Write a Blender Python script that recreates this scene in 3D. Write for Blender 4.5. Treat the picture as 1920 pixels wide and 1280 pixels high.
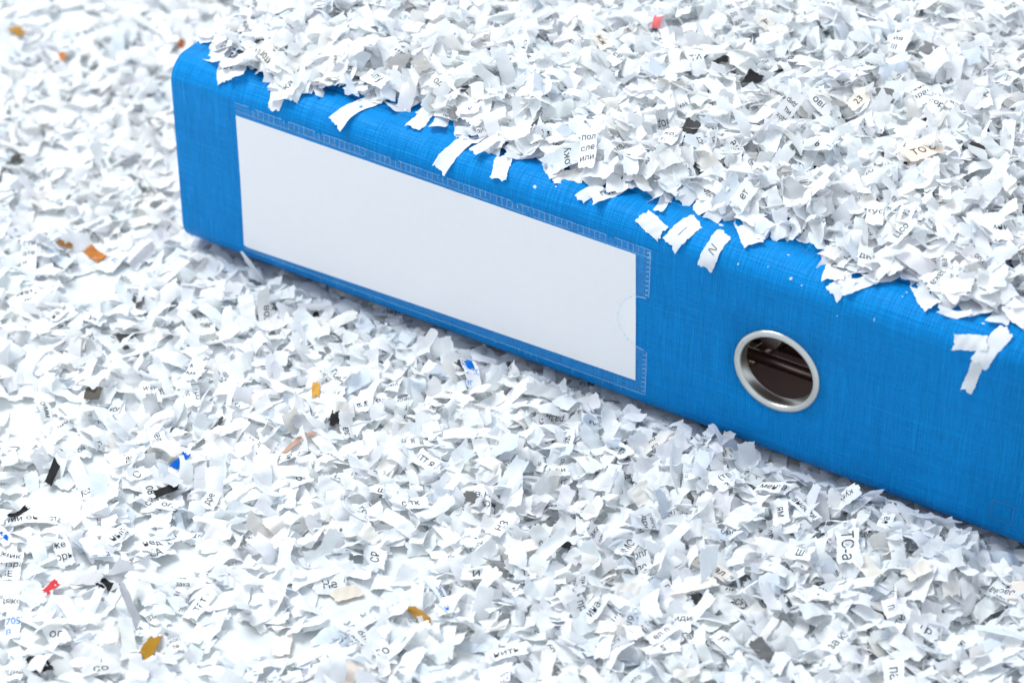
import bpy, bmesh, math, random
import numpy as np
from mathutils import Matrix, Vector

for o in list(bpy.data.objects):
    bpy.data.objects.remove(o, do_unlink=True)
SC = bpy.context.scene
COL = SC.collection
MM = 0.001                      # all shapes below are laid out in millimetres

# ------------------------------------------------------------------ camera
PHI, TH, ROLL = 0.541853528, 0.6499146, 0.00370565685
CAM = np.array([502.701844, -618.939423, 564.672209])
FPX = 100.0 / 36.0 * 1920.0
_f = np.array([-math.sin(PHI) * math.cos(TH), math.cos(PHI) * math.cos(TH), -math.sin(TH)])
_r = np.array([math.cos(PHI), math.sin(PHI), 0.0])
_u = np.cross(_r, _f)
_c, _s = math.cos(ROLL), math.sin(ROLL)
CR, CU, CF = _c * _r + _s * _u, -_s * _r + _c * _u, _f

cam_data = bpy.data.cameras.new('camera')
cam = bpy.data.objects.new('camera', cam_data)
COL.objects.link(cam)
cam_data.sensor_width = 36.0
cam_data.lens = 100.0
cam_data.clip_start = 0.02
cam_data.clip_end = 50.0
cam.matrix_world = Matrix(((CR[0], CU[0], -CF[0], CAM[0] * MM), (CR[1], CU[1], -CF[1], CAM[1] * MM),
                           (CR[2], CU[2], -CF[2], CAM[2] * MM), (0, 0, 0, 1)))
cam_data.dof.use_dof = True
cam_data.dof.focus_distance = 0.868
cam_data.dof.aperture_fstop = 13.0
SC.camera = cam

# ------------------------------------------------------------------ light
world = bpy.data.worlds.new('World')
SC.world = world
world.use_nodes = True
bg = world.node_tree.nodes['Background']
bg.inputs['Color'].default_value = (0.83, 0.91, 1.0, 1)
bg.inputs['Strength'].default_value = 1.03

def area_light(name, loc, target, size, power, color):
    d = bpy.data.lights.new(name, 'AREA')
    d.shape = 'RECTANGLE'
    d.size, d.size_y = size
    d.energy = power
    d.color = color
    o = bpy.data.objects.new(name, d)
    COL.objects.link(o)
    o.location = loc
    o.rotation_euler = (Vector(target) - Vector(loc)).to_track_quat('-Z', 'Y').to_euler()
    return o

area_light('softbox_lamp', (-0.85, 0.06, 1.56), (0.10, 0.0, 0.03), (0.85, 0.85), 38.5, (0.97, 0.99, 1.0))
SC.cycles.max_bounces = 16
SC.cycles.diffuse_bounces = 10          # white paper lights itself: many bounces
SC.cycles.transmission_bounces = 12
SC.view_settings.view_transform = 'Standard'
SC.view_settings.look = 'None'
SC.view_settings.gamma = 1.0
SC.view_settings.exposure = 0.0
SC.view_settings.use_curve_mapping = False

# ------------------------------------------------------------------ pixel <-> place helpers (photo pixels, 1920 x 1280)
def ray(px, py):
    return CF + CR * ((px - 960) / FPX) + CU * ((640 - py) / FPX)

def on_z(px, py, z):
    d = ray(px, py)
    return CAM + d * ((z - CAM[2]) / d[2])

def to_px(P):
    q = P - CAM
    x, y, z = q @ CR, q @ CU, q @ CF
    return 960 + FPX * x / z, 640 - FPX * y / z, z

# ------------------------------------------------------------------ materials
def mat(name):
    m = bpy.data.materials.new(name)
    m.use_nodes = True
    nt = m.node_tree
    return m, nt, nt.nodes['Principled BSDF']

def N(nt, kind, **kw):
    n = nt.nodes.new(kind)
    for k, v in kw.items():
        setattr(n, k, v)
    return n

def math_node(nt, op, a, b=None):
    n = N(nt, 'ShaderNodeMath', operation=op)
    for i, v in enumerate((a, b)):
        if v is None:
            continue
        if isinstance(v, (int, float)):
            n.inputs[i].default_value = v
        else:
            nt.links.new(v, n.inputs[i])
    return n.outputs[0]

def linen_material():
    m, nt, b = mat('blue_linen_vinyl')
    tc = N(nt, 'ShaderNodeUVMap', uv_map='mm')
    sep = N(nt, 'ShaderNodeSeparateXYZ')
    nt.links.new(tc.outputs[0], sep.inputs[0])
    def threads(along, cross, freq, drift, lo, hi, seed):
        comb = N(nt, 'ShaderNodeCombineXYZ')
        nt.links.new(math_node(nt, 'MULTIPLY', along, freq), comb.inputs[0])
        nt.links.new(math_node(nt, 'MULTIPLY', cross, drift), comb.inputs[1])
        comb.inputs[2].default_value = seed
        no = N(nt, 'ShaderNodeTexNoise')
        no.inputs['Scale'].default_value = 1.0
        no.inputs['Detail'].default_value = 1.0
        no.inputs['Roughness'].default_value = 0.6
        nt.links.new(comb.outputs[0], no.inputs['Vector'])
        mr = N(nt, 'ShaderNodeMapRange', interpolation_type='SMOOTHSTEP')
        mr.inputs['From Min'].default_value = lo
        mr.inputs['From Max'].default_value = hi
        nt.links.new(no.outputs['Fac'], mr.inputs['Value'])
        return mr.outputs[0]
    X, S = sep.outputs[0], sep.outputs[1]
    warp = threads(X, S, 1.75, 0.035, 0.49, 0.59, 3.1)
    weft = threads(S, X, 1.85, 0.030, 0.50, 0.60, 8.7)
    fine = threads(X, S, 2.1, 0.10, 0.35, 0.65, 14.2)
    fine2 = threads(S, X, 2.3, 0.10, 0.35, 0.65, 19.9)
    h = math_node(nt, 'ADD', math_node(nt, 'ADD', warp, math_node(nt, 'MULTIPLY', weft, 0.8)),
                  math_node(nt, 'MULTIPLY', math_node(nt, 'ADD', fine, fine2), 0.22))
    bump = N(nt, 'ShaderNodeBump')
    bump.inputs['Strength'].default_value = 0.85
    bump.inputs['Distance'].default_value = 0.00024
    nt.links.new(h, bump.inputs['Height'])
    nt.links.new(bump.outputs[0], b.inputs['Normal'])
    big = N(nt, 'ShaderNodeTexNoise')
    big.inputs['Scale'].default_value = 0.03
    big.inputs['Detail'].default_value = 3.0
    nt.links.new(tc.outputs[0], big.inputs['Vector'])
    ramp = N(nt, 'ShaderNodeMix', data_type='RGBA')
    ramp.inputs[6].default_value = (0.0, 0.188, 0.54, 1)
    ramp.inputs[7].default_value = (0.0, 0.262, 0.67, 1)
    fac = math_node(nt, 'ADD', math_node(nt, 'MULTIPLY', h, 0.28), math_node(nt, 'MULTIPLY', big.outputs['Fac'], 0.42))
    nt.links.new(fac, ramp.inputs[0])
    nt.links.new(ramp.outputs[2], b.inputs['Base Color'])
    b.inputs['Roughness'].default_value = 0.5
    b.inputs['Specular IOR Level'].default_value = 0.10
    return m

def simple(name, color, rough=0.6, metal=0.0, spec=0.5, noise=0.0, scale=400.0):
    m, nt, b = mat(name)
    b.inputs['Roughness'].default_value = rough
    b.inputs['Metallic'].default_value = metal
    b.inputs['Specular IOR Level'].default_value = spec
    if noise:
        no = N(nt, 'ShaderNodeTexNoise')
        no.inputs['Scale'].default_value = scale
        no.inputs['Detail'].default_value = 4
        tc = N(nt, 'ShaderNodeTexCoord')
        nt.links.new(tc.outputs['Object'], no.inputs['Vector'])
        mx = N(nt, 'ShaderNodeMix', data_type='RGBA')
        mx.inputs[6].default_value = tuple(c * (1 - noise) for c in color) + (1,)
        mx.inputs[7].default_value = tuple(min(1, c * (1 + noise)) for c in color) + (1,)
        nt.links.new(no.outputs['Fac'], mx.inputs[0])
        nt.links.new(mx.outputs[2], b.inputs['Base Color'])
    else:
        b.inputs['Base Color'].default_value = tuple(color) + (1,)
    return m

def paper_material():
    m = bpy.data.materials.new('shredded_paper')
    m.use_nodes = True
    nt = m.node_tree
    nt.nodes.clear()
    out = N(nt, 'ShaderNodeOutputMaterial')
    at = N(nt, 'ShaderNodeAttribute', attribute_name='tint')
    tc = N(nt, 'ShaderNodeTexCoord')
    no = N(nt, 'ShaderNodeTexNoise')
    no.inputs['Scale'].default_value = 900.0
    no.inputs['Detail'].default_value = 3
    nt.links.new(tc.outputs['Object'], no.inputs['Vector'])
    mr = N(nt, 'ShaderNodeMapRange')
    mr.inputs['To Min'].default_value = 0.94
    mr.inputs['To Max'].default_value = 1.05
    nt.links.new(no.outputs['Fac'], mr.inputs['Value'])
    vm = N(nt, 'ShaderNodeVectorMath', operation='SCALE')
    nt.links.new(at.outputs['Color'], vm.inputs[0])
    nt.links.new(mr.outputs[0], vm.inputs['Scale'])
    bump = N(nt, 'ShaderNodeBump')
    bump.inputs['Strength'].default_value = 0.25
    bump.inputs['Distance'].default_value = 0.0001
    nt.links.new(no.outputs['Fac'], bump.inputs['Height'])
    d = N(nt, 'ShaderNodeBsdfPrincipled')
    d.inputs['Roughness'].default_value = 0.75
    d.inputs['Specular IOR Level'].default_value = 0.2
    t = N(nt, 'ShaderNodeBsdfTranslucent')
    mix = N(nt, 'ShaderNodeMixShader')
    mix.inputs[0].default_value = 0.38
    nt.links.new(vm.outputs[0], d.inputs['Base Color'])
    nt.links.new(vm.outputs[0], t.inputs['Color'])
    nt.links.new(bump.outputs[0], d.inputs['Normal'])
    nt.links.new(d.outputs[0], mix.inputs[1])
    nt.links.new(t.outputs[0], mix.inputs[2])
    nt.links.new(mix.outputs[0], out.inputs[0])
    return m

def film_material(name, haze, color):
    m = bpy.data.materials.new(name)
    m.use_nodes = True
    nt = m.node_tree
    nt.nodes.clear()
    out = N(nt, 'ShaderNodeOutputMaterial')
    tr = N(nt, 'ShaderNodeBsdfTransparent')
    di = N(nt, 'ShaderNodeBsdfDiffuse')
    di.inputs[0].default_value = color + (1,)
    gl = N(nt, 'ShaderNodeBsdfGlossy')
    gl.inputs['Roughness'].default_value = 0.22
    m1 = N(nt, 'ShaderNodeMixShader')
    tc = N(nt, 'ShaderNodeTexCoord')
    no = N(nt, 'ShaderNodeTexNoise')
    no.inputs['Scale'].default_value = 260.0
    no.inputs['Detail'].default_value = 5
    nt.links.new(tc.outputs['Object'], no.inputs['Vector'])
    mr = N(nt, 'ShaderNodeMapRange')
    mr.inputs['From Min'].default_value = 0.3
    mr.inputs['From Max'].default_value = 0.7
    mr.inputs['To Min'].default_value = haze * 0.6
    mr.inputs['To Max'].default_value = haze * 1.4
    nt.links.new(no.outputs['Fac'], mr.inputs['Value'])
    nt.links.new(mr.outputs[0], m1.inputs[0])
    nt.links.new(tr.outputs[0], m1.inputs[1])
    nt.links.new(di.outputs[0], m1.inputs[2])
    m2 = N(nt, 'ShaderNodeMixShader')
    m2.inputs[0].default_value = 0.025
    nt.links.new(m1.outputs[0], m2.inputs[1])
    nt.links.new(gl.outputs[0], m2.inputs[2])
    nt.links.new(m2.outputs[0], out.inputs[0])
    return m

def ink_material():
    m, nt, b = mat('printing_ink')
    at = N(nt, 'ShaderNodeAttribute', attribute_name='tint')
    nt.links.new(at.outputs['Color'], b.inputs['Base Color'])
    b.inputs['Roughness'].default_value = 0.7
    return m

LINEN = linen_material()
LINING = simple('brown_grey_lining_paper', (0.30, 0.215, 0.195), 0.8, noise=0.08)
LABEL = simple('white_label_card', (0.86, 0.855, 0.87), 0.65, spec=0.3, noise=0.012, scale=900)
NICKEL = simple('brushed_nickel', (0.60, 0.61, 0.58), 0.32, 1.0, noise=0.12, scale=160)
STEEL = simple('mechanism_steel', (0.20, 0.15, 0.13), 0.35, 1.0, noise=0.08)
BRASS = simple('brass_rivet', (0.60, 0.47, 0.30), 0.3, 1.0, noise=0.08)
TABLE = simple('white_table_top', (0.58, 0.605, 0.61), 0.35, spec=0.4, noise=0.01, scale=30)
FILM = film_material('clear_pocket_film', 0.018, (0.60, 0.80, 0.82))
WELD = film_material('welded_film_seam', 0.26, (0.60, 0.85, 0.95))
STAMP = simple('embossed_mark', (0.0, 0.15, 0.42), 0.5)
PAPER = paper_material()
INK = ink_material()

# ------------------------------------------------------------------ object helpers
def mesh_obj(name, verts, faces, mats, parent=None, smooth=True, loc=(0, 0, 0)):
    me = bpy.data.meshes.new(name)
    me.from_pydata([tuple(v) for v in verts], [], [tuple(f) for f in faces])
    for m in (mats if isinstance(mats, (list, tuple)) else [mats]):
        me.materials.append(m)
    if smooth:
        me.polygons.foreach_set('use_smooth', [True] * len(me.polygons))
    me.update()
    o = bpy.data.objects.new(name, me)
    COL.objects.link(o)
    o.location = loc
    if parent is not None:
        o.parent = parent
    return o

def set_uv(o, fn):
    me = o.data
    uv = me.uv_layers.new(name='mm')
    for l in me.loops:
        uv.data[l.index].uv = fn(me.vertices[l.vertex_index].co)

def tag(o, label, cat, group=None):
    o['label'] = label
    o['category'] = cat
    if group:
        o['group'] = group
    return o

# ------------------------------------------------------------------ table
table = mesh_obj('table_top', [(-1.6, -1.6, 0), (1.6, -1.6, 0), (1.6, 1.6, 0), (-1.6, 1.6, 0)], [(0, 1, 2, 3)], TABLE, smooth=False)
table['kind'] = 'structure'

# ------------------------------------------------------------------ binder
LEN, DEPTH = 318.0, 285.0
ZB, ZT, RAD, SLOPE = 6.2, 78.0, 8.0, 0.045
XR, ZR, RO = 222.9, 41.0, 14.5

def profile():
    """(y, z, arc length) of the wrapped outer face from the back cover, round the spine, to the front cover."""
    pts = [(14.0, ZB)]
    for k in range(13):
        a = math.pi / 2 * k / 12
        pts.append((RAD - RAD * math.sin(a), ZB + RAD - RAD * math.cos(a)))
    zr = [22.0, 60.0]
    pts += [(0.0, z) for z in zr]
    amax = math.pi / 2 - math.atan(SLOPE)
    for k in range(15):
        a = amax * k / 14
        pts.append((RAD - RAD * math.cos(a), ZT - RAD + RAD * math.sin(a)))
    y1, z1 = pts[-1]
    pts.append((14.0, z1 - SLOPE * (14.0 - y1)))
    s = [0.0]
    for a, b in zip(pts, pts[1:]):
        s.append(s[-1] + math.hypot(b[0] - a[0], b[1] - a[1]))
    return pts, s
PROF, PS = profile()
PY = np.array([p[0] for p in PROF]); PZ = np.array([p[1] for p in PROF]); PSA = np.array(PS)
S_FLAT0 = PS[13]                    # arc length where the flat of the spine starts (z = ZB + RAD)

def surf(x, s, off=0.0):
    """point on the outer face at length x, arc position s, lifted off it by off"""
    y, z = np.interp(s, PSA, PY), np.interp(s, PSA, PZ)
    y2, z2 = np.interp(s + 0.2, PSA, PY), np.interp(s + 0.2, PSA, PZ)
    ty, tz = y2 - y, z2 - z
    n = math.hypot(ty, tz) or 1
    return (x * MM, (y - tz / n * off) * MM, (z + ty / n * off) * MM)

_ext = DEPTH - 14.0
WY, WZ, WS = np.append(PY, DEPTH), np.append(PZ, PZ[-1] - SLOPE * _ext), np.append(PSA, PSA[-1] + _ext)
def wrap(x, s, off):
    """numpy: places lifted by off from the binder's outer face, at length x and arc position s"""
    y, z = np.interp(s, WS, WY), np.interp(s, WS, WZ)
    ty, tz = np.interp(s + 0.3, WS, WY) - np.interp(s - 0.3, WS, WY), np.interp(s + 0.3, WS, WZ) - np.interp(s - 0.3, WS, WZ)
    n = np.hypot(ty, tz) + 1e-9
    return np.stack([x, y - tz / n * off, z + ty / n * off], -1)

def hit_face(px, py):
    """(x, arc position) where the line of sight through a photo pixel meets the binder's outer face"""
    d = ray(px, py)
    ss = np.linspace(WS[13], WS[-1], 6000)
    y, z = np.interp(ss, WS, WY) - CAM[1], np.interp(ss, WS, WZ) - CAM[2]
    f = y * d[2] - z * d[1]
    k = np.nonzero(np.sign(f[1:]) != np.sign(f[:-1]))[0]
    t = (y[k] * d[1] + z[k] * d[2]) / (d[1] ** 2 + d[2] ** 2)
    m = int(np.argmin(t))
    return CAM[0] + t[m] * d[0], ss[k[m]]

def s_of_z(z):
    return S_FLAT0 + (z - (ZB + RAD))

def cover_z(y):
    """height of the top face of the binder at depth y (numpy arrays)"""
    arc = ZT - RAD + np.sqrt(np.clip(RAD ** 2 - (RAD - np.clip(y, 0, RAD)) ** 2, 0, None))
    return np.where(y < 7.64, arc, PROF[-1][1] - SLOPE * (y - 14.0))

binder = bpy.data.objects.new('ring_binder', None)
COL.objects.link(binder)
binder.location = (0, 0, ZB * MM)
tag(binder, 'blue linen-textured lever arch binder lying flat with a blank white spine label', 'binder')
OFF = Vector((0, 0, -ZB * MM))      # parts are laid out in world mm and shifted to the binder's base

def part(name, verts, faces, mats, parent=binder, smooth=True):
    if parent is binder:
        verts = [Vector(v) + OFF for v in verts]
        return mesh_obj(name, verts, faces, mats, parent, smooth)
    return mesh_obj(name, [Vector(v) + OFF for v in verts], faces, mats, parent, smooth)

def finish(o, thick, bev=0.0):
    m = o.modifiers.new('board', 'SOLIDIFY')
    m.thickness = thick * MM
    m.offset = -1
    m.material_offset = 1
    m.material_offset_rim = 0
    if bev:
        b = o.modifiers.new('edge', 'BEVEL')
        b.width = bev * MM
        b.segments = 2
        b.limit_method = 'ANGLE'
        b.angle_limit = math.radians(50)

# spine with the finger hole
HS, HK = 19.0, 16
xs = [0.0, 40.0, 100.0, 160.0] + [XR - HS + 2 * HS * k / HK for k in range(HK + 1)] + [280.0, LEN]
verts, faces, uvs = [], [], []
rows = list(zip(PROF, PS))
i0 = 14                               # row z = 22; the hole square spans z = 22 .. 60
rows = rows[:i0] + [((0.0, 22.0 + 2 * HS * k / HK), s_of_z(22.0 + 2 * HS * k / HK)) for k in range(HK + 1)] + rows[i0 + 2:]
NP = len(rows)
for x in xs:
    for (y, z), s_ in rows:
        verts.append((x * MM, y * MM, z * MM)); uvs.append((x, s_))
c0 = 4
for c in range(len(xs) - 1):
    for i in range(NP - 1):
        if c0 <= c < c0 + HK and i0 <= i < i0 + HK:
            continue
        a = c * NP + i
        faces.append((a, a + NP, a + NP + 1, a + 1))
per = ([(c0 + k, i0) for k in range(HK)] + [(c0 + HK, i0 + k) for k in range(HK)] +
       [(c0 + HK - k, i0 + HK) for k in range(HK)] + [(c0, i0 + HK - k) for k in range(HK)])
sq = [c * NP + i for c, i in per]
rim = []
for q in sq:
    a = math.atan2(verts[q][2] / MM - ZR, verts[q][0] / MM - XR)
    px_, pz_ = XR + 12.6 * math.cos(a), ZR + 12.6 * math.sin(a)
    rim.append(len(verts)); verts.append((px_ * MM, 0, pz_ * MM)); uvs.append((px_, s_of_z(pz_)))
for k in range(len(sq)):
    j = (k + 1) % len(sq)
    faces.append((rim[k], sq[k], sq[j], rim[j]))
spine = part('spine', verts, faces, [LINEN, LINING])
me = spine.data
uvl = me.uv_layers.new(name='mm')
for l in me.loops:
    uvl.data[l.index].uv = uvs[l.vertex_index]
bm = bmesh.new(); bm.from_mesh(me)
bmesh.ops.remove_doubles(bm, verts=bm.verts, dist=1e-6)
bmesh.ops.recalc_face_normals(bm, faces=bm.faces)
# outer side must face the viewer (-Y on the flat)
for f in bm.faces:
    if abs(f.normal.y) > 0.9 and f.calc_center_median().z * 1000 < 50:
        flip = f.normal.y > 0
        break
if flip:
    bmesh.ops.reverse_faces(bm, faces=bm.faces)
bm.to_mesh(me); bm.free()
finish(spine, 2.5)

def cover(name, pts, s0, mats):
    """a board swept along X; pts = (y, z) front to back"""
    v, f, u = [], [], []
    n = len(pts)
    for x in (0.0, LEN):
        s = s0
        for i, (y, z) in enumerate(pts):
            if i:
                s += math.hypot(y - pts[i - 1][0], z - pts[i - 1][1])
            v.append((x * MM, y * MM, z * MM)); u.append((x, s))
    for i in range(n - 1):
        f.append((i, n + i, n + i + 1, i + 1))
    o = part(name, v, f, mats)
    l_ = o.data.uv_layers.new(name='mm')
    for l in o.data.loops:
        l_.data[l.index].uv = u[l.vertex_index]
    return o
yt, zt = PROF[-1]
fc = cover('front_cover', [(yt, zt), (100, zt - SLOPE * (100 - yt)), (DEPTH, zt - SLOPE * (DEPTH - yt))], PS[-1], [LINEN, LINING])
finish(fc, 2.5)
bc = cover('back_cover', [(DEPTH, ZB), (100, ZB), (14.0, ZB)], -(DEPTH - 14.0), [LINEN, LINING])
finish(bc, 2.5)
for o, up in ((fc, True), (bc, False)):
    me = o.data
    me.update()
    if (me.polygons[0].normal.z > 0) != up:
        me.flip_normals()

# finger ring
def lathe(prof, n, cx, cz):
    v, f = [], []
    for k in range(n):
        a = 2 * math.pi * k / n
        for r, y in prof:
            v.append(((cx + r * math.cos(a)) * MM, y * MM, (cz + r * math.sin(a)) * MM))
    m = len(prof)
    for k in range(n):
        for i in range(m - 1):
            a, b = k * m + i, ((k + 1) % n) * m + i
            f.append((a, a + 1, b + 1, b))
    return v, f
rp = [(RO, 0.05), (RO - 0.1, -0.35), (RO - 0.5, -0.75), (RO - 1.1, -1.0), (RO - 1.7, -0.95), (RO - 2.2, -0.6), (RO - 2.5, 0.0), (RO - 2.65, 0.9), (RO - 2.7, 3.4), (RO - 2.4, 3.9)]
v, f = lathe(rp, 72, XR, ZR)
part('finger_ring', v, f, NICKEL)

# paper label, its clear pocket with the thumb notch, and the welded seams
lab_c = [(25.6, 14.8), (25.9, 40), (25.7, 65.9), (100, 65.9), (173.7, 65.8), (174.6, 40), (175.2, 18.4), (100, 16.6), (27.2, 14.3)]
v = [surf(x, s_of_z(z), 0.25) for x, z in lab_c] + [surf(x, s_of_z(z), 0.02) for x, z in lab_c]
nl = len(lab_c)
part('paper_label', v, [tuple(range(nl))[::-1]] + [(i, (i + 1) % nl, (i + 1) % nl + nl, i + nl) for i in range(nl)], LABEL, smooth=False)

PX0, PX1 = 26.0, 179.0
def top_z(x):
    return 70.4 - 1.4 * (x - PX0) / (PX1 - PX0)
outline = []
for k in range(9):
    x = PX0 + (PX1 - PX0) * k / 8
    outline.append((x, 13.4 + 1.0 * k / 8))
outline.append((PX1, 31.4))
for k in range(17):
    a = -math.pi / 2 - math.pi * k / 16
    outline.append((PX1 - 1.0 + 9.6 * math.cos(a), 41.5 + 9.9 * math.sin(a)))
outline.append((PX1, 51.6))
for k in range(9):
    x = PX1 - (PX1 - PX0) * k / 8
    outline.append((x, top_z(x)))
v = [surf(x, s_of_z(z), 0.55) for x, z in outline]
pocket = part('label_pocket', v, [tuple(range(len(v)))], FILM, smooth=False)
bm = bmesh.new(); bm.from_mesh(pocket.data); bmesh.ops.triangulate(bm, faces=bm.faces); bm.to_mesh(pocket.data); bm.free()

def ribbon(path, w, off):
    """thin raised strip along a path of (x, s) points on the binder's face"""
    v, f = [], []
    for i, (x, s) in enumerate(path):
        x2, s2 = path[min(i + 1, len(path) - 1)]
        x1, s1 = path[max(i - 1, 0)]
        dx, ds = x2 - x1, s2 - s1
        n = math.hypot(dx, ds) or 1
        ox, os_ = -ds / n * w / 2, dx / n * w / 2
        v += [surf(x + ox, s + os_, off), surf(x - ox, s - os_, off)]
    for i in range(len(path) - 1):
        f.append((2 * i, 2 * i + 1, 2 * i + 3, 2 * i + 2))
    return v, f
def join(parts_):
    V, F = [], []
    for v, f in parts_:
        b = len(V)
        V += v
        F += [tuple(i + b for i in q) for q in f]
    return V, F
rng = random.Random(5)
bits = []
xx = np.linspace(PX0, PX1 + 0.5, 60)
for dz, w in ((0.6, 0.28), (-2.2, 0.24)):
    run = []
    for x in xx:
        if rng.random() < 0.06 and len(run) > 2:
            bits.append(ribbon(run, w, 0.62)); run = []
        run.append((x, s_of_z(top_z(x) + dz + rng.uniform(-0.06, 0.06))))
    if len(run) > 1:
        bits.append(ribbon(run, w, 0.62))
x = PX0 + 5
while x < PX1:
    if rng.random() < 0.9:
        zt_ = top_z(x)
        lo = -2.1 + (rng.uniform(0, 1.2) if rng.random() < 0.3 else 0)
        bits.append(ribbon([(x, s_of_z(zt_ + lo)), (x + 0.05, s_of_z(zt_ - 0.7)), (x, s_of_z(zt_ + 0.5))], 0.22, 0.62))
    x += 1.95 + rng.uniform(-0.12, 0.12)
v, f = join(bits)
part('weld_seam', v, f, WELD, pocket, smooth=False)
bits = [ribbon([(PX0 + (PX1 - PX0) * t, s_of_z(13.4 + 1.0 * t)) for t in np.linspace(0, 1, 20)], 0.3, 0.62)]
for k in range(70):
    t = k / 70
    x = PX0 + (PX1 - PX0) * t
    if rng.random() < 0.45:
        z = 13.1 + t
        bits.append(ribbon([(x, s_of_z(z - rng.uniform(0.3, 1.8))), (x, s_of_z(z))], 0.16, 0.62))
v, f = join(bits)
part('weld_seam', v, f, WELD, pocket, smooth=False)
bits = []
for z0, z1 in ((15.0, 31.0), (52.0, 69.0)):
    bits.append(ribbon([(PX1, s_of_z(z0)), (PX1, s_of_z(z1))], 0.3, 0.62))
    z = z0 + 0.6
    while z < z1:
        bits.append(ribbon([(PX1 - 1.3, s_of_z(z)), (PX1 - 0.2, s_of_z(z + 0.25))], 0.45, 0.66))
        z += 1.75
v, f = join(bits)
part('weld_seam', v, f, WELD, pocket, smooth=False)
# raised rim of the thumb notch
arc = [(PX1 - 1.0 + 9.6 * math.cos(a), s_of_z(41.5 + 9.9 * math.sin(a))) for a in np.linspace(-math.pi / 2, -1.5 * math.pi, 28)]
v, f = ribbon(arc, 0.55, 0.66)
part('notch_edge', v, f, WELD, pocket, smooth=False)

# small pressed square near the tail of the spine
bits = []
cx, cz, h = 298.5, 19.5, 3.4
for a, b in (((-h, -h), (h, -h)), ((h, -h), (h, h)), ((h, h), (-h, h)), ((-h, h), (-h, -h))):
    bits.append(ribbon([(cx + a[0], s_of_z(cz + a[1])), (cx + b[0], s_of_z(cz + b[1]))], 0.5, 0.12 if a[0] * b[0] < 0 else 0.15))
v, f = join(bits)
part('pressed_square', v, f, STAMP, smooth=False)

# lever arch mechanism inside, seen through the finger hole
def tube(p0, p1, r, n=16):
    p0, p1 = Vector(p0), Vector(p1)
    d = (p1 - p0).normalized()
    a = d.orthogonal().normalized(); b = d.cross(a)
    v, f = [], []
    for p in (p0, p1):
        for k in range(n):
            t = 2 * math.pi * k / n
            v.append((p + a * math.cos(t) * r + b * math.sin(t) * r) * MM)
    for k in range(n):
        j = (k + 1) % n
        f.append((k, j, n + j, n + k))
    f += [tuple(range(n))[::-1], tuple(range(n, 2 * n))]
    return v, f
mech = part('lever_mechanism', *join([
    ([(x * MM, y * MM, z * MM) for x in (130, 268) for y in (48, 92) for z in (ZB + 2.6, ZB + 4.4)],
     [(0, 1, 3, 2), (4, 6, 7, 5), (0, 4, 5, 1), (2, 3, 7, 6), (1, 5, 7, 3), (0, 2, 6, 4)])]), STEEL, smooth=False)
def seen_at(px, py, y):
    d = ray(px, py)
    return CAM + d * ((y - CAM[1]) / d[1])
rod = seen_at(1457, 680, 22.0)
part('arch_rod', *tube((150, 22, rod[2]), (262, 22, rod[2]), 2.0), STEEL, mech)
part('arch_post', *tube((152, 22, rod[2]), (152, 62, ZB + 4), 2.0), STEEL, mech)
part('arch_post', *tube((260, 22, rod[2]), (260, 62, ZB + 4), 2.0), STEEL, mech)
rv = seen_at(1404, 677, 26.0)
v, f = lathe([(0.01, -1.6), (1.2, -1.3), (2.0, -0.4), (2.2, 1.4)], 20, rv[0], rv[2])
part('rivet', [Vector(p) + Vector((0, 26 * MM, 0)) for p in v], f, BRASS, mech)
part('rivet_bracket', *tube((rv[0], 27.4, rv[2]), (rv[0], 60, ZB + 4), 2.4), STEEL, mech)
rl = seen_at(1443, 640, 30.0)
v, f = tube((rl[0], 30, rl[2]), (rl[0], 33, rl[2]), 3.0, 24)
part('lever_roller', v, f, simple('pale_plastic_roller', (0.40, 0.35, 0.34), 0.5), mech)
part('lever_arm', *tube((rl[0], 33.2, rl[2]), (rl[0], 70, ZB + 4), 1.8), STEEL, mech)

# ------------------------------------------------------------------ shredded paper
R = np.random.default_rng(11)

class Shred:
    __slots__ = ('L', 'W', 'curl', 'fp', 'fa', 'tw', 'cup', 'ph', 'rot', 'a', 'b', 'pos', 'tint', 'zone', 'text', 'hand', 'color_name', 'drape', 'ink')

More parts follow.
